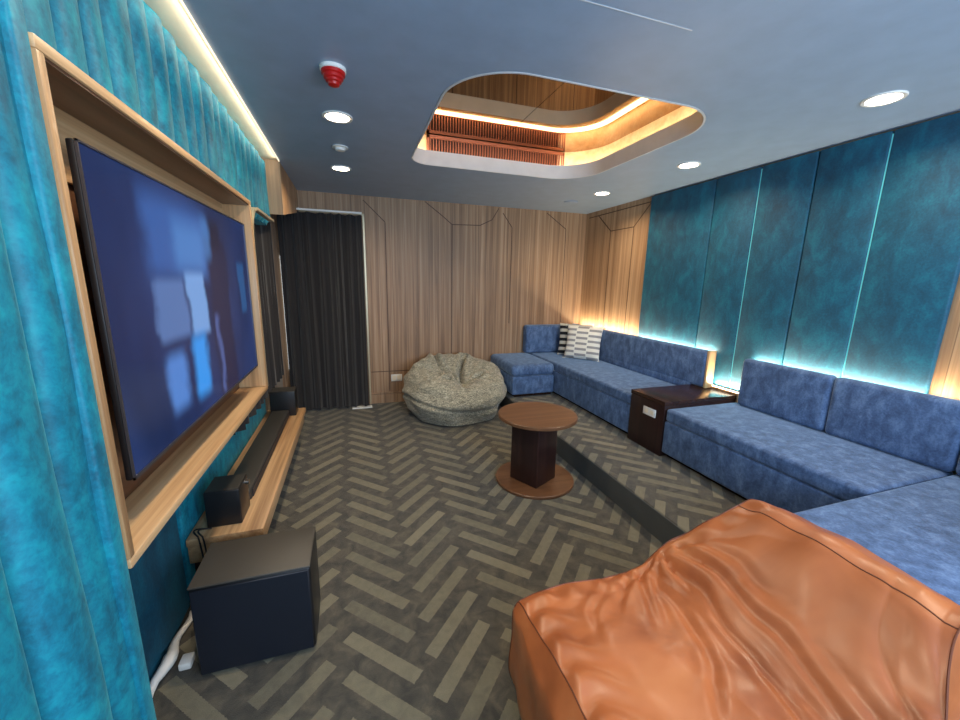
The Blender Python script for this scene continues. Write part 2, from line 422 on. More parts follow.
# plenum lid and slot over the left velvet
MB().box(XL - .1, XR + .1, YF - .1, YB + .1, ZC + .4, ZC + .45).build('ceiling_plenum', M['wall'], kind=STR, smooth=False)
MB().box(XL, -0.46, YF, 3.42, ZC + .003, ZC + .03).build('trim_4', M['cream'], kind=STR, smooth=False)
m = MB(); q = [(3.42, 1.87), (YB, 2.04), (YB, ZC + .03), (3.42, ZC + .03)]
a_ = [m.bm.verts.new((XL, y, z)) for y, z in q]; b_ = [m.bm.verts.new((-.468, y, z)) for y, z in q]
m.bm.faces.new(a_); m.bm.faces.new(b_)
for i in range(4): m.bm.faces.new((a_[i], a_[(i + 1) % 4], b_[(i + 1) % 4], b_[i]))
m.build('trim_5', M['woodwarm'], kind=STR, smooth=False)   # wooden bulkhead

cl = thing('led_strip', (-.468, 1.0, 2.24), 'thin glowing light strip along the ceiling edge above the tufted velvet', 'light strip')
MB().box(-.469, -.465, YF + .02, 3.40, 2.238, 2.2485).build('diffuser', M['leddim'], cl, smooth=False)
l = area('cove_strip_light', (-.474, 1.05, 2.238), (-1, 0, -.35), .012, 4.6, 3.2, (1.0, .90, .70))
l.rotation_euler = Matrix(((0, .33, -.944), (1, 0, 0), (0, -.944, -.33))).to_euler() if False else l.rotation_euler
l.data.size, l.data.size_y = 4.6, .012
# baseboard of the back wall, door casing, threshold
bb = MB().box(.155, PX, YB - .014, YB, 0, .105).box(.155, PX, YB - .012, YB, .112, .125).build('baseboard_back', M['woodwall'], kind=STR, smooth=False)
MB().box(.14, .158, YB - .03, YB, 0, 2.06).box(XL, .158, YB - .03, YB, 2.05, 2.065).build('trim_6', M['gold'], kind=STR, smooth=False)
MB().box(-.05, .16, YB - .16, YB - .10, 0, .012).build('trim_7', M['white'], kind=STR, smooth=False)

# shallow decorative grooves in the laminate walls
def gline(pts, axis, off, w=.009):
    for (a, za), (b, zb) in zip(pts, pts[1:]):
        d = Vector((b - a, zb - za)); n = Vector((-d.y, d.x)).normalized() * w / 2
        m = MB(); q = []
        for (u, z) in ((a - n.x, za - n.y), (b - n.x, zb - n.y), (b + n.x, zb + n.y), (a + n.x, za + n.y)):
            for k in (0, .0015):
                q.append((u, off - k, z) if axis == 'x' else (off - k, u, z))
        v = [m.bm.verts.new(p) for p in q]
        m.bm.faces.new([v[i] for i in (0, 2, 4, 6)]); m.bm.faces.new([v[i] for i in (1, 3, 5, 7)])
        for i in range(4): j = (i + 1) % 4; m.bm.faces.new((v[2 * i], v[2 * j], v[2 * j + 1], v[2 * i + 1]))
        yield m
def grooves(lines, axis, off, par):
    for L in lines:
        for m in gline(L, axis, off):
            m.build('groove', M['groove'], par, smooth=False)
grooves([[(.154, 2.205), (.37, 2.0), (.37, .14)], [(.80, 2.24), (1.0, 2.10), (1.104, 2.02), (1.434, 2.03)], [(1.104, 2.02), (1.104, .55)],
         [(1.434, 2.03), (1.58, 2.10), (1.66, 2.23)], [(1.713, 2.184), (1.832, 2.03), (1.832, .9)], [(2.281, 2.223), (2.553, 2.05), (2.553, .9)],
         [(.17, .37), (.95, .37)]], 'x', YB, wb)
grooves([[(4.36, 2.19), (3.282, 2.197)], [(4.17, 2.19), (3.912, 1.988), (3.527, 1.988), (3.30, 2.19)], [(3.912, 1.988), (3.912, .7)], [(3.527, 1.988), (3.527, .7)]], 'y', XR, wr)

# window_1: the slit of daylight at the far left corner, behind the curtain
w1 = MB().box(-.668, -.10, YB - .012, YB - .004, .45, 1.62).build('window_1', M['daylight'], kind=STR, smooth=False)
# windows behind the camera
for i, (a, b) in enumerate(((-0.42, .52), (.58, 2.52))):
    m = MB()
    for x0, x1 in ((a, a + .04), (b - .04, b), ((a + b) / 2 - .02, (a + b) / 2 + .02)): m.box(x0, x1, YF - .08, YF - .02, .8, 2.1)
    m.box(a, b, YF - .08, YF - .02, .8, .84).box(a, b, YF - .08, YF - .02, 2.06, 2.1)
    m.build('window_%d' % (i + 2), M['white'], kind=STR, smooth=False)

# ------------------------------------------------------------------ left velvet, television niche
def tufts(m, y0, y1, z0, z1, xb, depth, pitch, y_ref, nz=24, full=False):
    n0 = math.floor((y0 - y_ref) / pitch); ys = [y0]
    k = n0 + 1
    while y_ref + k * pitch < y1 - 1e-4:
        ys.append(y_ref + k * pitch + .012 * math.sin(k * 2.3)); k += 1
    ys.append(y1)
    for a, b in zip(ys, ys[1:]):
        if b - a < .01: continue
        sc = min(1, (b - a) / pitch)
        def fn(u, v, a=a, b=b, sc=sc):
            y = a + (b - a) * u; z = z0 + (z1 - z0) * v
            h = max(0, 1 - abs(2 * u - 1) ** 2.6) ** .6
            if full and b == y1 and u > .5: h = 1
            w = noise.noise(Vector((y * 9, z * 2.2, a * 3))) * .010 * h
            e = 1 if z0 == 0 else min(1, min(v, 1 - v) * (z1 - z0) / .03) ** .5
            return Vector((xb + (depth * h * sc) * e + w * e - .018 * (1 - h) ** 3, y + .006 * math.sin(z * 3 + a * 9) * h, z))
        m.grid(fn, 14, nz)
    m.box(XL, xb - .012, y0, y1, z0, z1)
m = MB(); tufts(m, YF, .893, 0.0, ZC, -.508, .036, .118, .80, 40, True)
m.box(XL, -.471, .862, .901, 0, ZC, .006, 2)
p1 = m.build('velvet_wall_panel', M['teal'], smooth=True, angle=60)
tag(p1, 'tall turquoise vertically tufted velvet panel left of the television frame', 'wall panel')
m = MB(); tufts(m, .893, 3.41, 1.785, ZC - .004, -.585, .036, .118, .80, 14)
p2 = m.build('velvet_wall_panel', M['teal'], angle=60)
tag(p2, 'long turquoise tufted velvet band above the television frame under the ceiling', 'wall panel')
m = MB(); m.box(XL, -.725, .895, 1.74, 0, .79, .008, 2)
p3 = m.build('velvet_wall_panel', M['tealdeep'])  # deeper teal carries the shade under the niche
tag(p3, 'flat teal velvet panel, darkened for shade, under the television niche behind the subwoofer', 'wall panel')
m = MB(); m.box(XL, -.715, 1.745, 3.45, 0, .79, .02, 4)
p4 = m.build('velvet_wall_panel', M['teal'])
tag(p4, 'low turquoise velvet panel behind the floating media shelf', 'wall panel')

NY0, NY1, NZ0, NZ1, NX = .903, 2.345, .79, 1.780, -.60
nb = thing('television_niche', (-.6, 1.62, NZ0), 'shallow oak framed wall niche holding the television', 'niche')
MB().box(XL, -.468, NY0, NY1, NZ0, NZ0 + .022, .003, 2).build('sill', M['oak'], nb)
MB().box(XL, -.468, NY0, NY1, NZ1 - .022, NZ1, .003, 2).build('top_board', M['oak'], nb)
MB().box(XL, -.474, NY0 + .028, NY1 - .028, NZ1 - .028, NZ1 - .022).build('top_shade_lining', M['shadewood'], nb, smooth=False)  # dark sheet added for the shade under the top board
MB().box(XL, -.468, NY0, NY0 + .020, NZ0 + .022, NZ1 - .022, .003, 2).build('side_board', M['oakz'], nb)
MB().box(XL, -.468, NY1 - .028, NY1, NZ0 + .022, NZ1 - .022, .003, 2).build('side_board', M['oakz'], nb)
MB().box(XL, NX, NY0 + .020, NY1 - .028, NZ0 + .022, 1.60).build('back_panel', M['shadewood'], nb, smooth=False)  # shade behind the television is put into this dark wood tone
MB().box(XL, NX + .012, NY0 + .020, NY1 - .028, 1.60, NZ1 - .028).build('upper_rail', M['oak'], nb, smooth=False)

tv = thing('television', (-.50, 1.6, .95), 'large flat black television showing a blue picture, mounted in the oak niche', 'television')
TY0, TY1, TZ0, TZ1 = 1.0, 2.235, .945, 1.652
MB().box(-.502, -.488, TY0, TY1, TZ0, TZ1, .004, 2).build('casing', M['black'], tv)
MB().box(-.489, -.4865, TY0 + .005, TY1 - .005, TZ0 + .008, TZ1 - .005).build('screen', M['screen'], tv, smooth=False, origin=(-.487, .982, 1.16))
b = MB()
b.box(-.4875, -.483, TY0, TY0 + .004, TZ0, TZ1).box(-.4875, -.483, TY1 - .004, TY1, TZ0, TZ1).box(-.4875, -.483, TY0, TY1, TZ1 - .004, TZ1).box(-.4875, -.483, TY0, TY1, TZ0, TZ0 + .007)
b.build('bezel', M['silver'], tv, smooth=False)
MB().box(-.60, -.502, 1.40, 1.80, 1.15, 1.45, .004, 2).build('wall_bracket', M['black'], tv)

# round cornered opening trim beyond the television
def strip(pts, w, t, x0, mat, name, kind=None, parent=None):
    m = MB(); rows = []
    for i, (y, z) in enumerate(pts):
        p = Vector(pts[max(i - 1, 0)]); q = Vector(pts[min(i + 1, len(pts) - 1)]); d = (q - p).normalized(); n = Vector((-d.y, d.x)) * w / 2
        rows.append([m.bm.verts.new(c) for c in ((x0, y - n.x, z - n.y), (x0, y + n.x, z + n.y), (x0 - t, y + n.x, z + n.y), (x0 - t, y - n.x, z - n.y))])
    for a, b_ in zip(rows, rows[1:]):
        for k in range(4): m.bm.faces.new((a[k], a[(k + 1) % 4], b_[(k + 1) % 4], b_[k]))
    m.bm.faces.new(rows[0]); m.bm.faces.new(rows[-1])
    return m.build(name, mat, parent, kind=kind)
pts = [(2.40, .79), (2.40, 1.60)] + [(2.40 + .17 - .17 * math.cos(a), 1.60 + .175 * math.sin(a)) for a in [PI / 2 * i / 10 for i in range(1, 11)]] + [(3.05, 1.775)]
strip(pts, .014, .03, -.478, M['gold'], 'trim_8', STR)
MB().box(XL, -.50, 2.35, 2.39, .79, 1.783).build('trim_9', M['oakz'], kind=STR, smooth=False)

# ------------------------------------------------------------------ curtains
def curtain_mesh(path, z0, z1, folds, amp, t=.006):
    m = MB(); N = folds * 10
    seg = [0]
    for a, b_ in zip(path, path[1:]): seg.append(seg[-1] + (Vector(b_) - Vector(a)).length)
    def at(s):
        s *= seg[-1]
        for i in range(len(path) - 1):
            if s <= seg[i + 1] + 1e-9:
                k = (s - seg[i]) / (seg[i + 1] - seg[i]); a, b_ = Vector(path[i]), Vector(path[i + 1])
                d = (b_ - a).normalized(); return a.lerp(b_, k), Vector((-d.y, d.x))
    def fn(off):
        def g(u, v):
            p, n = at(u)
            ph = u * folds * 2 * PI + .7 * math.sin(u * 9) + .5 * math.sin(v * 2.2 + u * 17)
            q = p + n * (amp * math.sin(ph) * (.65 + .5 * (1 - v)) + amp * .3 * math.sin(ph * 2.3 + 1) + off)
            zt = z1 + .006 * math.cos(ph)
            return Vector((q.x, q.y, z0 + (zt - z0) * v))
        return g
    m.grid(fn(0), N, 16); m.grid(fn(t), N, 16)
    return m
c1 = thing('curtain', (-.2, 4.31, .05), 'dark charcoal floor length curtain covering the door in the far left corner', 'curtain')
curtain_mesh([(-.652, 4.30), (.125, 4.30)], .025, 2.03, 8, .028).build('curtain_cloth', M['curtain'], c1)
MB().box(-.70, .13, 4.285, 4.315, 2.045, 2.062).build('curtain_track', M['white'], c1, smooth=False)
c2 = thing('curtain', (-.65, 3.0, .02), 'narrow dark curtain inside the round cornered opening beyond the television', 'curtain')
curtain_mesh([(-.672, 2.44), (-.665, 4.0)], .50, 1.95, 12, .022).build('curtain_cloth', M['curtain'], c2)
MB().box(-.685, -.655, 2.43, 4.05, 1.965, 1.98).build('curtain_track', M['white'], c2, smooth=False)

# ------------------------------------------------------------------ media shelf, sound bar, subwoofer
ms = thing('media_shelf', (-.58, 2.6, .2), 'long low oak media shelf floating under the television', 'shelf')
MB().box(-.712, -.42, 1.745, 3.48, .275, .31, .004, 2).build('top_board', M['oak'], ms)
MB().box(-.712, -.438, 1.755, 3.47, .19, .275, .003, 2).build('body', M['oak'], ms)
MB().box(-.712, -.52, 1.80, 3.42, .0, .19).build('plinth', M['espresso'], ms)
sb = thing('soundbar', (-.575, 2.6, .31), 'long thin dark soundbar lying along the media shelf', 'soundbar')
MB().box(-.648, -.520, 2.005, 3.27, .3105, .368, .012, 4).build('body', M['soft'], sb)
MB().box(-.5205, -.516, 2.03, 3.25, .318, .36, .001, 1).build('speaker_cloth', M['subfront'], sb)
sp = thing('satellite_speaker', (-.575, 1.88, .31), 'near black box speaker at the close end of the soundbar', 'speaker', 'satellite speakers of the soundbar')
def sat(par, y0, y1, h, x0, x1):
    MB().box(x0, x1, y0, y1, .3105, .31 + h, .006, 3).build('cabinet', M['black'], par)
    MB().box(x0 + .004, x1 - .004, y0 + .004, y1 - .004, .31 + h, .3125 + h, .001, 1).build('top_plate', M['soft'], par)
sat(sp, 1.81, 1.96, .17, -.652, -.515)
m = MB(); 
for k in range(16): pass
m.tube([(-.515, 1.925, .455), (-.500, 1.925, .455)], .013, 16); m.build('socket', M['knob'], sp)
sq = thing('satellite_speaker', (-.575, 3.36, .31), 'far black box speaker at the curtain end of the soundbar', 'speaker', 'satellite speakers of the soundbar')
sat(sq, 3.28, 3.42, .205, -.655, -.47)
sw = thing('subwoofer', (-.39, 1.47, 0), 'black cube subwoofer standing on the carpet beside the media shelf', 'subwoofer', rotz=0)
MB().box(-.572, -.19, 1.362, 1.60, .012, .362, .010, 3).build('cabinet', M['black'], sw)
MB().box(-.572, -.19, 1.358, 1.604, .3625, .372, .005, 2).build('top_plate', M['subtop'], sw)
MB().box(-.566, -.196, 1.354, 1.362, .018, .358, .003, 1).build('front_cloth', M['subfront'], sw)
for x in (-.55, -.21):
    for y in (1.39, 1.57): MB().cyl(x, y, 0, .012, .014, seg=20).build('foot', M['black'], sw)
# cables
m = MB(); N = 24
pp = [(-.700 + .008 * math.sin(i * .9), 1.0 + .68 * i / N, .016 + (.012 if 12 < i < 17 else 0)) for i in range(N + 1)]
m.tube(pp, [.011 + (.012 * max(0, 1 - abs(i - 16) / 4)) for i in range(N + 1)], 10)
tag(m.build('power_cable', M['white'], None), 'white cable bundle lying along the foot of the velvet wall', 'cable')
m = MB().box(-.655, -.615, 1.41, 1.46, .001, .03, .006, 2)
tag(m.build('cable_plug', M['white']), 'small white plug on the carpet beside the subwoofer', 'plug')
for k, (dx, dy) in enumerate(((0, 0), (.034, -.004))):
    m = MB(); P = []
    for i in range(25):
        a = i / 24
        P.append((-.648 + dx * .5 - .035 * math.sin(PI * a) + .0 * a, 1.80 - .075 * a + dy, .318 + .02 * math.sin(PI * a) - (.10 * max(0, a - .90) / .10)))
    m.tube(P, .0035, 8)
    tag(m.build('speaker_cable', M['black']), ['thin black lead looping out beside the near box speaker, the left strand', 'thin black lead close to the near box speaker, the right strand'][k], 'cable')

# ------------------------------------------------------------------ sofa
def cushion(x0, x1, y0, y1, z0, z1, r=.03, seg=5, puff=.0):
    return MB().box(x0, x1, y0, y1, z0, z1, r, seg)
SX = 2.105; SB = 2.69; SZ = .53
def sofa(name, loc, label): return thing(name, loc, label, 'sofa', 'sections of the blue sofa along the walls')
# rear section
r = sofa('sofa_section', (2.1, 4.05, PZ), 'blue velvet sofa section across the back wall beside the grey bean bag')
MB().box(1.65, 2.10, 3.76, YB - .02, PZ, .20).build('plinth', M['espresso'], r, smooth=False)
cushion(1.60, 2.098, 3.70, YB - .005, .20, .40, .012, 3).build('base', M['blue'], r)
cushion(1.585, 2.098, 3.685, YB - .005, .402, SZ, .05, 6).build('seat', M['blue'], r)
cushion(2.02, SB - .005, 4.30, YB - .006, SZ + .002, .88, .03, 5).build('backrest', M['blue'], r)
# right wall, far section
r = sofa('sofa_section', (2.4, 3.3, PZ), 'blue velvet sofa section between the back corner and the dark side table')
MB().box(2.16, 2.78, 2.47, YB - .02, PZ, .20).build('plinth', M['espresso'], r, smooth=False)
cushion(SX, 2.78, 2.462, YB - .005, .20, .435, .01, 3).build('base', M['blue'], r)
cushion(SX, 2.78, 2.462, YB - .005, .437, SZ, .022, 5).build('seat', M['blue'], r)
cushion(SB, 2.765, 2.335, 4.40, .58, .885, .028, 5).box(SB + .002, 2.763, 2.462, 4.39, SZ + .002, .64, .004, 2).build('backrest', M['blue'], r)
MB().box(2.700, 2.778, 2.315, 2.333, .58, .885, .003, 2).build('end_board', M['oakz'], r)
# side table
et = thing('side_table', (2.45, 2.275, PZ), 'dark espresso box side table built between the two long sofa sections', 'side table')
MB().box(2.095, 2.79, 2.098, 2.457, .545, .577, .003, 2).build('top_board', M['espresso'], et)
MB().box(2.10, 2.79, 2.10, 2.455, PZ, .545, .002, 2).build('box_body', M['espressoz'], et)
sk = MB().box(2.090, 2.0985, 2.175, 2.30, .43, .49, .002, 2).build('socket_plate', M['white'], et)
for y in (2.19, 2.245): MB().box(2.0885, 2.0905, y, y + .035, .445, .475, .0005, 1).build('socket', M['cream'], sk)
# right wall, near section
r = sofa('sofa_section', (2.4, 1.5, PZ), 'blue velvet sofa section with two backrests nearest side of the dark side table')
MB().box(2.16, 2.78, .94, 2.09, PZ, .20).build('plinth', M['espresso'], r, smooth=False)
cushion(SX, 2.78, .928, 2.093, .20, .435, .01, 3).build('base', M['blue'], r)
cushion(SX, 2.78, .928, 2.093, .437, SZ, .022, 5).build('seat', M['blue'], r)
cushion(SB, 2.765, 1.462, 2.03, SZ + .002, .885, .028, 5).build('backrest', M['blue'], r)
cushion(SB, 2.765, .915, 1.458, SZ + .002, .885, .028, 5).build('backrest', M['blue'], r)
# near section
r = sofa('sofa_section', (2.2, .57, PZ), 'blue velvet sofa section at the right edge behind the tan leather bean chair')
MB().box(1.62, 2.78, .24, .90, PZ, .20).build('plinth', M['espresso'], r, smooth=False)
cushion(1.59, 2.78, .2, .922, .20, .435, .01, 3).build('base', M['blue'], r)
cushion(1.59, 2.78, .2, .922, .437, SZ, .018, 5).build('seat', M['blue'], r)
cushion(SB, 2.765, .2, .910, SZ + .002, .885, .028, 5).build('backrest', M['blue'], r)
cushion(1.9, SB - .005, .08, .195, .20, .885, .028, 5).build('backrest', M['blue'], r)

# ------------------------------------------------------------------ right velvet panels with light behind the backrests
pe = [3.275, 2.552, 2.190, 1.828, 1.478, 1.105]
where = ['farthest teal velvet wall panel, next to the wood corner panel', 'second teal velvet wall panel from the wood corner panel',
         'middle teal velvet wall panel of the five on the right wall', 'fourth teal velvet wall panel from the wood corner, above the near sofa backrests',
         'nearest teal velvet wall panel, beside the warm wood at the right edge']
for i in range(5):
    a, b_ = pe[i + 1], pe[i]
    o = MB().box(2.80, XR - .002, a + .003, b_ - .003, .60, ZC - .012, .010, 3).build('velvet_wall_panel', M['tealdeep'])
    tag(o, where[i], 'wall panel', 'smooth velvet panels on the right wall')
gp = thing('gap_glow', (2.81, 2.19, .6), 'thin added glow for the lit edges between the second and middle velvet panels', 'light strip', 'added glow lines between velvet panels')
MB().box(2.806, 2.809, pe[2] - .0028, pe[2] + .0028, .62, ZC - .03).build('diffuser', M['seam'], gp, smooth=False)  # emissive line added for the lit panel edges
gq = copytree(gp, (2.81, 1.478, .6), 'thin added glow for the lit edges between the fourth and nearest velvet panels')
# ledge and LED line behind the backrests
MB().box(2.782, XR - .001, .2, YB - .01, .16, .59).build('trim_10', M['oakz'], kind=STR, smooth=False)
ls = thing('led_strip', (2.785, 2.7, .59), 'glowing light strip along the ledge behind the right wall backrests', 'light strip')
MB().box(2.783, 2.793, 1.0, 4.40, .592, .600).build('diffuser', M['ledw'], ls, smooth=False)
for (a, b_, z) in ((1.0, 2.02, .862), (2.04, 2.31, .612), (2.35, 3.25, .862), (3.28, 4.38, .862)):
    l = area('backrest_strip_light', (2.781, (a + b_) / 2, z), (0, 0, 1), .012, b_ - a, (5.2 if z > .7 else 11) * (b_ - a), (1.0, .82, .56))
    l.rotation_euler = (PI, math.radians(5), 0)

# ------------------------------------------------------------------ round table
rt = thing('round_table', (1.20, 2.32, 0), 'low round brown table with a dark boxy column on a round base', 'table')
MB().cyl(1.20, 2.32, .475, .50, .275, seg=96, bevel=.004).build('tabletop', M['tabletop'], rt)
MB().cyl(1.20, 2.32, 0, .022, .280, seg=96, bevel=.004).build('base', M['tabletop'], rt)
mt = Matrix.Translation((1.18, 2.31, 0)) @ Matrix.Rotation(math.radians(28), 4, 'Z')
MB().box(-.115, .115, -.115, .115, .022, .475, .004, 2, mat=mt).build('column', M['espressoz'], rt)

# ------------------------------------------------------------------ grey bean bag
def smooth01(x): x = max(0, min(1, x)); return x * x * (3 - 2 * x)
def seg_d(p, a, b):
    a, b, p = Vector(a), Vector(b), Vector(p); d = b - a
    k = max(0, min(1, (p - a).dot(d) / d.length_squared)); return (a + d * k - p).length
CREASE = [[(-.14, .40), (-.12, .18), (-.03, -.06)], [(-.36, .12), (-.20, .02), (-.03, -.08)], [(-.01, -.12), (.12, -.14), (.26, -.08)],
          [(.20, .34), (.10, .14), (.05, -.06)], [(-.10, -.14), (-.28, -.20)]]
def bag(u, v):
    th = 2 * PI * u; c, sn = math.cos(th), math.sin(th)
    # side profile: small foot, wide belly, rounded shoulder, flat sagging top with a gathered pinch
    P = [(0, .405), (.13, .41), (.27, .45), (.38, .475), (.47, .46), (.535, .38), (.555, .27), (.53, .15), (.46, .05), (.40, .0), (0, 0)]
    t = v * (len(P) - 1); i = min(len(P) - 2, int(t)); k = t - i
    g = lambda q: Vector(P[max(0, min(len(P) - 1, q))])
    a, b_, c_, d_ = g(i - 1), g(i), g(i + 1), g(i + 2)
    q = .5 * ((2 * b_) + (c_ - a) * k + (2 * a - 5 * b_ + 4 * c_ - d_) * k * k + (3 * b_ - a - 3 * c_ + d_) * k ** 3)
    r, z = max(0, q.x), q.y
    topf = smooth01((z - .12) / .25) if v < .8 else 0
    x, y = r * c, r * sn * .93
    x += .02; 
    z += topf * (.24 * y + .03 * c * 0)               # the back stands higher than the front
    px, py = .03, -.10                                 # gather point
    dx, dy = x - px, y - py; rr = math.hypot(dx, dy); az = math.atan2(dy, dx)
    amp = math.exp(-((rr - .20) / .20) ** 2)
    wob = 1.6 * noise.noise(Vector((dx * 2.4, dy * 2.4, 1.3)))
    fold = 1 - abs(math.sin(az * 2.5 + wob + .6)) ** .45
    if v < .55:
        z -= .10 * math.exp(-(rr / .10) ** 2)
        z -= .04 * fold * amp
        for pl in CREASE:
            dd = min(seg_d((x, y), pl[q_], pl[q_ + 1]) for q_ in range(len(pl) - 1))
            z += -.07 * math.exp(-(dd / .018) ** 2) + .030 * math.exp(-((dd - .055) / .03) ** 2)
        z += .035 * noise.noise(Vector((x * 5, y * 5, 2))) + .010 * noise.noise(Vector((x * 14, y * 14, 5)))
    hz = math.sin(z * 30 + 5 * noise.noise(Vector((c * 1.5, sn * 1.5, 7))))
    side = smooth01((v - .42) / .1) * (1 - smooth01((v - .84) / .06))
    f_ = 1 + side * (.022 * hz + .10 * noise.noise(Vector((c * 1.8, sn * 1.8, z * 4)))) + .05 * noise.noise(Vector((c * 1.1, sn * 1.1, 9)))
    # one long sagging crease around the front
    f_ -= side * .05 * math.exp(-((z - (.20 + .05 * math.sin(th * 2 + 1))) / .022) ** 2)
    return Vector((x * f_, y * f_, max(.001, z)))
m = MB(); m.grid(lambda u, v: bag(u, min(.9995, max(.0005, v))) + Vector((1.0, 3.87, 0)), 200, 140, closeu=True)
bb_ = m.build('bean_bag', M['tweed'], origin=(1.0, 3.87, 0), angle=85)
tag(bb_, 'round slumped grey knitted bean bag on the carpet by the back wall', 'bean bag')

# ------------------------------------------------------------------ tan leather bean chair
# cross section (x, z) from front foot over seat and back to rear foot
LCREASE = [([(1.02, .95), (1.0, .75), (.96, .52), (.90, .26)], .009, .011), ([(1.06, .93), (1.06, .7), (1.03, .45), (.98, .26)], .009, .010),
           ([(.98, .95), (.93, .78), (.86, .60), (.74, .44)], .008, .012), ([(.94, .96), (.84, .80), (.80, .70)], .009, .010), ([(.90, .97), (.76, .86), (.70, .74)], .007, .010),
           ([(.99, .93), (.96, .80), (.94, .70)], .008, .008), ([(.80, .97), (.66, .84), (.60, .70)], .006, .012), 
           ([(1.10, .90), (1.12, .75), (1.10, .58)], .006, .012)]
PROF = [(.50, .0), (.455, .10), (.455, .24), (.475, .378), (.62, .40), (.80, .375), (.97, .395), (1.09, .50), (1.19, .60), (1.262, .656),
        (1.330, .660), (1.40, .58), (1.46, .40), (1.47, .18), (1.43, .0)]
def catmull(P, t):
    n = len(P) - 1; f_ = min(n - 1e-6, max(0, t * n)); i = int(f_); k = f_ - i
    g = lambda j: Vector(P[max(0, min(n, j))])
    a, b_, c_, d_ = g(i - 1), g(i), g(i + 1), g(i + 2)
    return .5 * ((2 * b_) + (c_ - a) * k + (2 * a - 5 * b_ + 4 * c_ - d_) * k * k + (3 * b_ - a - 3 * c_ + d_) * k ** 3)
CY0, CY1 = .26, .985
def chair(t, w):
    p = catmull(PROF, t)                             # w 0..1 across the width
    yc = CY0 + (CY1 - CY0) * w
    # the far edge leans in where the back rises
    rise = smooth01((p.y - .42) / .28)
    lean = -.11 * rise * smooth01((w - .3) / .7) + .10 * rise * smooth01((.95 - w) / .95)
    edge = 1 - abs(2 * w - 1)
    x = p.x; z = p.y
    dome = (1 - (abs(2 * w - 1)) ** 2.2)
    if .2 < t < .72:
        z += .035 * dome * (1 - rise * .5)
    if t <= .2 and z > .02: x -= .03 * dome
    if t >= .72: x += .05 * dome
    q = Vector((x, yc + lean, z))
    # wrinkles: fans spreading from the seat/back junction at both sides, and small puckers along the seams
    if .2 < t < .75:
        for (cx, cy, sgn) in ((1.03, .98, 1), (1.03, .24, -1)):
            dx, dy = x - cx, (q.y - cy)
            rr = math.hypot(dx, dy); a_ = math.atan2(dy, dx)
            q.z += .012 * (abs(math.sin(a_ * 7 + noise.noise(Vector((dx * 5, dy * 5, 1))) * 2.5)) ** .7 - .6) * math.exp(-(rr / .33) ** 2) * smooth01(rr / .06)
        # creases running along the seat/back junction
        jx = (x - 1.02) / .11; jn = noise.noise(Vector((x * 9, q.y * 1.6, 4)))
        
        for pl, A_, w_ in LCREASE:
            dd = min(seg_d((x + .02 * noise.noise(Vector((x * 7, q.y * 7, 3))), q.y), pl[k_], pl[k_ + 1]) for k_ in range(len(pl) - 1))
            A_ *= .75 * smooth01((Vector(pl[-1]) - Vector((x, q.y))).length / .16)
            q.z += A_ * (-math.exp(-(dd / w_) ** 2) + .6 * math.exp(-((dd - 2.1 * w_) / (1.3 * w_)) ** 2))
        q.z += .008 * noise.noise(Vector((x * 6 + q.y * 4, q.y * 9 - x * 5, 0)))
        st = 1 - min(1, abs(x - .50) / .16)
        if st > 0 and rise < .2: q.z += .0075 * math.sin(q.y * 62 + 4 * noise.noise(Vector((q.y * 4, x * 9, 2)))) * st * smooth01((x - .465) / .03)
        e2 = max(0, 1 - edge / .22)
        q.z += .006 * math.sin(x * 58 + 5 * noise.noise(Vector((x * 4, 3, w)))) * e2 * (1 - e2) * 4
        q.z += .010 * noise.noise(Vector((x * 3.0, q.y * 3.2, 5)))
    if z > .02 and t < .2: q.x += .007 * noise.noise(Vector((0, q.y * 11, z * 5))) * 2
    q.z = max(.001, q.z)
    return q
m = MB(); NU, NV = 220, 130
vs = m.grid(chair, NU, NV)
# gently bulging end faces
for j, sgn in ((0, -1), (NV, 1)):
    loopv = [vs[i][j] for i in range(NU + 1)]
    c0 = Vector((.95, sum(v.co.y for v in loopv) / len(loopv), .24))
    prev = loopv
    for k in range(1, 9):
        f_ = k / 8
        if k < 8:
            cur = []
            for v in loopv:
                q = v.co.lerp(Vector((c0.x, v.co.y, c0.z)), f_); q.y += sgn * .045 * math.sin(f_ * PI / 2) ** .8; q.z = max(.001, q.z)
                cur.append(m.bm.verts.new(q))
            for i in range(NU): m.bm.faces.new((prev[i], prev[i + 1], cur[i + 1], cur[i]))
            m.bm.faces.new((prev[NU], prev[0], cur[0], cur[NU]))
            prev = cur
        else:
            m.bm.faces.new(prev)
seam_far = [tuple(vs[i][NV].co) for i in range(0, NU + 1, 2)]
seam_near = [tuple(vs[i][0].co) for i in range(0, NU + 1, 2)]
def tsee(x, z):
    return min(range(NU + 1), key=lambda i: (catmull(PROF, i / NU) - Vector((x, z))).length)
iF, iB = tsee(.475, .378), tsee(1.33, .66)
iC = tsee(1.262, .656)
seam_front = [tuple(vs[iF][j].co) for j in range(0, NV + 1, 2)]
seam_back = [tuple(vs[iC][j].co) for j in range(0, NV + 1, 2)]
bc = m.build('bean_chair', M['leather'], origin=(.95, .62, 0), angle=70)
tag(bc, 'big tan leather bean chair with a low front and raised back in the foreground', 'bean chair')
for s_ in (seam_far, seam_near, seam_front, seam_back):
    MB().tube(s_, .0022, 6).build('seam', M['piping'], bc)

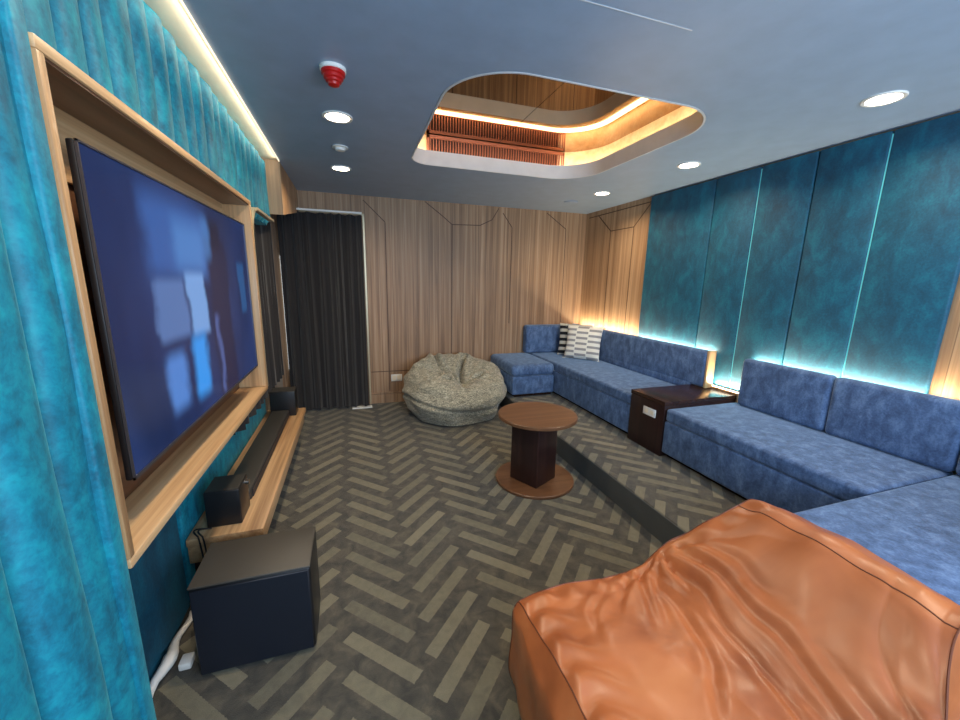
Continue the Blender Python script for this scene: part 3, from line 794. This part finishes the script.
# ------------------------------------------------------------------ pillows
def pillow(name, c, w, h, th, rotz, tilt, mat, label):
    root_z = c[2]
    m = MB()
    for sg in (-1, 1):
        def fn(u, v, sg=sg):
            a, b_ = 2 * u - 1, 2 * v - 1
            pin = 1 - .07 * (1 - abs(a)) ** 1 * abs(b_) ** 6
            x = a * w / 2 * (1 - .06 * (1 - b_ * b_)); z = b_ * h / 2 * (1 - .06 * (1 - a * a))
            t_ = th / 2 * ((1 - a ** 4) * (1 - b_ ** 4)) ** .55
            return Vector((x, sg * t_ + .004 * noise.noise(Vector((a * 5, b_ * 5, sg))), z))
        m.grid(fn, 26, 26)
    o = m.build(name, mat)
    o.location = c; o.rotation_euler = (tilt, 0, rotz)
    return o
p = pillow('throw_pillow', (2.535, 3.85, .722), .42, .40, .12, math.radians(-50), math.radians(-14), M['pillow'], '')
tag(p, 'cream throw pillow with rows of grey dashes leaning in the sofa corner', 'pillow')
for a in (-1, 1):
    for b_ in (-1, 1):
        m = MB()
        for k in range(7):
            g = (k - 3) * .13
            m.tube([(a * .205, 0, b_ * .193), (a * (.222 + .01 * math.cos(g * 5)), g * .03, b_ * .205), (a * .232, g * .06, b_ * .193 - .016)], .0028, 6)
        o = m.build('tassel', M['pillow']); o.parent = p
p = pillow('throw_pillow', (2.56, 4.06, .725), .40, .39, .11, math.radians(-38), math.radians(-12), M['stripe'], '')
tag(p, 'black and white striped throw pillow tucked behind the cream pillow', 'pillow')

# ------------------------------------------------------------------ ceiling fittings
dl = thing('downlight', (-.03, 2.41, ZC), 'glowing round downlight just beyond the red alarm on the ceiling', 'ceiling light', 'recessed round ceiling downlights')
def frame_ring(r0, r1, z0, z1):
    m = MB(); m.lathe(0, 0, [(r0, z0 + .001), (r1 - .003, z0), (r1, z0 + .003), (r1, z1), (r0, z1), (r0, z0 + .001)], 48, caps=False); return m
def lp(m, name, mat, par):
    o = m.build(name, mat); o.parent = par; return o
lp(frame_ring(.062, .078, -.007, 0), 'frame', M['white'], dl)
m = MB(); m.cyl(0, 0, -.004, -.0005, .0615, seg=48); lp(m, 'diffuser', M['bulb'], dl)
spots = [(-.036, 3.44, 'glowing round downlight nearest the far left curtain'), (2.34, 1.295, 'largest looking glowing downlight, near the right edge above the velvet'),
         (2.345, 2.39, 'glowing round downlight above the velvet panels beside the ceiling recess'), (2.32, 3.385, 'glowing round downlight nearest the far right wood corner')]
LP = [(-.03, 2.41)]
for x, y, lb in spots: copytree(dl, (x, y, ZC), lb); LP.append((x, y))
LP += [(-.03, 1.35), (-.03, .3), (2.34, .2)]
for x, y in LP:
    l = bpy.data.lights.new('downlight_lamp', 'AREA'); l.shape = 'DISK'; l.size = .11; l.energy = 5.5; l.color = WARM; l.spread = math.radians(150)
    o = bpy.data.objects.new('downlight_lamp', l); COL.objects.link(o); o.location = (x, y, ZC - .012)
al = thing('fire_alarm', (-.032, 1.90, ZC), 'red stepped fire alarm on a white ceiling base', 'alarm')
m = MB(); m.lathe(0, 0, [(.052, 0), (.052, -.012), (.046, -.016)], 40); lp(m, 'base', M['white'], al)
m = MB(); m.lathe(0, 0, [(.048, -.014), (.047, -.026), (.040, -.030), (.039, -.040), (.032, -.044), (.031, -.052), (.024, -.055), (.022, -.064), (.008, -.070)], 40); lp(m, 'sounder', M['red'], al)
m = MB(); m.lathe(-.03, 2.92, [(.05, ZC), (.052, ZC - .006), (.034, ZC - .010), (.030, ZC - .022), (.012, ZC - .026)], 40)
tag(m.build('smoke_detector', M['white'], origin=(-.03, 2.92, ZC)), 'small round white smoke detector between the two left downlights', 'detector')
m = MB(); m.lathe(2.27, 3.865, [(.075, ZC), (.078, ZC - .006), (.055, ZC - .012), (.03, ZC - .013)], 40)
tag(m.build('ceiling_vent', M['ceiling'], origin=(2.27, 3.865, ZC)), 'grey round ceiling vent near the far right corner', 'vent')
MB().box(.60, 1.14, 1.214, 1.218, ZC - .001, ZC).build('trim_11', M['lip'], kind=STR, smooth=False)

# copper grille in the recess
YW = V1 + W0
gr = thing('air_grille', (1.18, YW, 2.36), 'copper slatted air grille on the far side of the ceiling recess', 'grille')
GX0, GX1, GZ0, GZ1 = .60, 1.80, 2.30, ZM - .004
MB().box(GX0, GX1, YW - .012, YW - .008, GZ0, GZ1).build('backing', M['grilleback'], gr, smooth=False)
m = MB().box(GX0, GX1, YW - .03, YW - .012, GZ1 - .022, GZ1).box(GX0, GX0 + .02, YW - .03, YW - .012, 2.352, GZ1).box(GX1 - .02, GX1, YW - .03, YW - .012, 2.352, GZ1)
m.box(GX0, GX1, YW - .03, YW - .012, 2.35, 2.362).build('frame', M['copper'], gr, smooth=False)
m = MB(); n = 52
for i in range(n):
    x = GX0 + .03 + (GX1 - GX0 - .06) * i / (n - 1); m.box(x - .0035, x + .0035, YW - .026, YW - .012, 2.362, GZ1 - .022)
m.build('slats', M['copper'], gr, smooth=False)

# wall outlet
wo = thing('wall_outlet', (.45, YB, .285), 'small white double outlet low on the back wood wall', 'outlet')
MB().box(.388, .512, YB - .009, YB, .25, .33, .003, 2).build('plate', M['white'], wo)
for x in (.40, .455): MB().box(x, x + .045, YB - .011, YB - .0088, .262, .318, .001, 1).build('socket', M['cream'], wo)
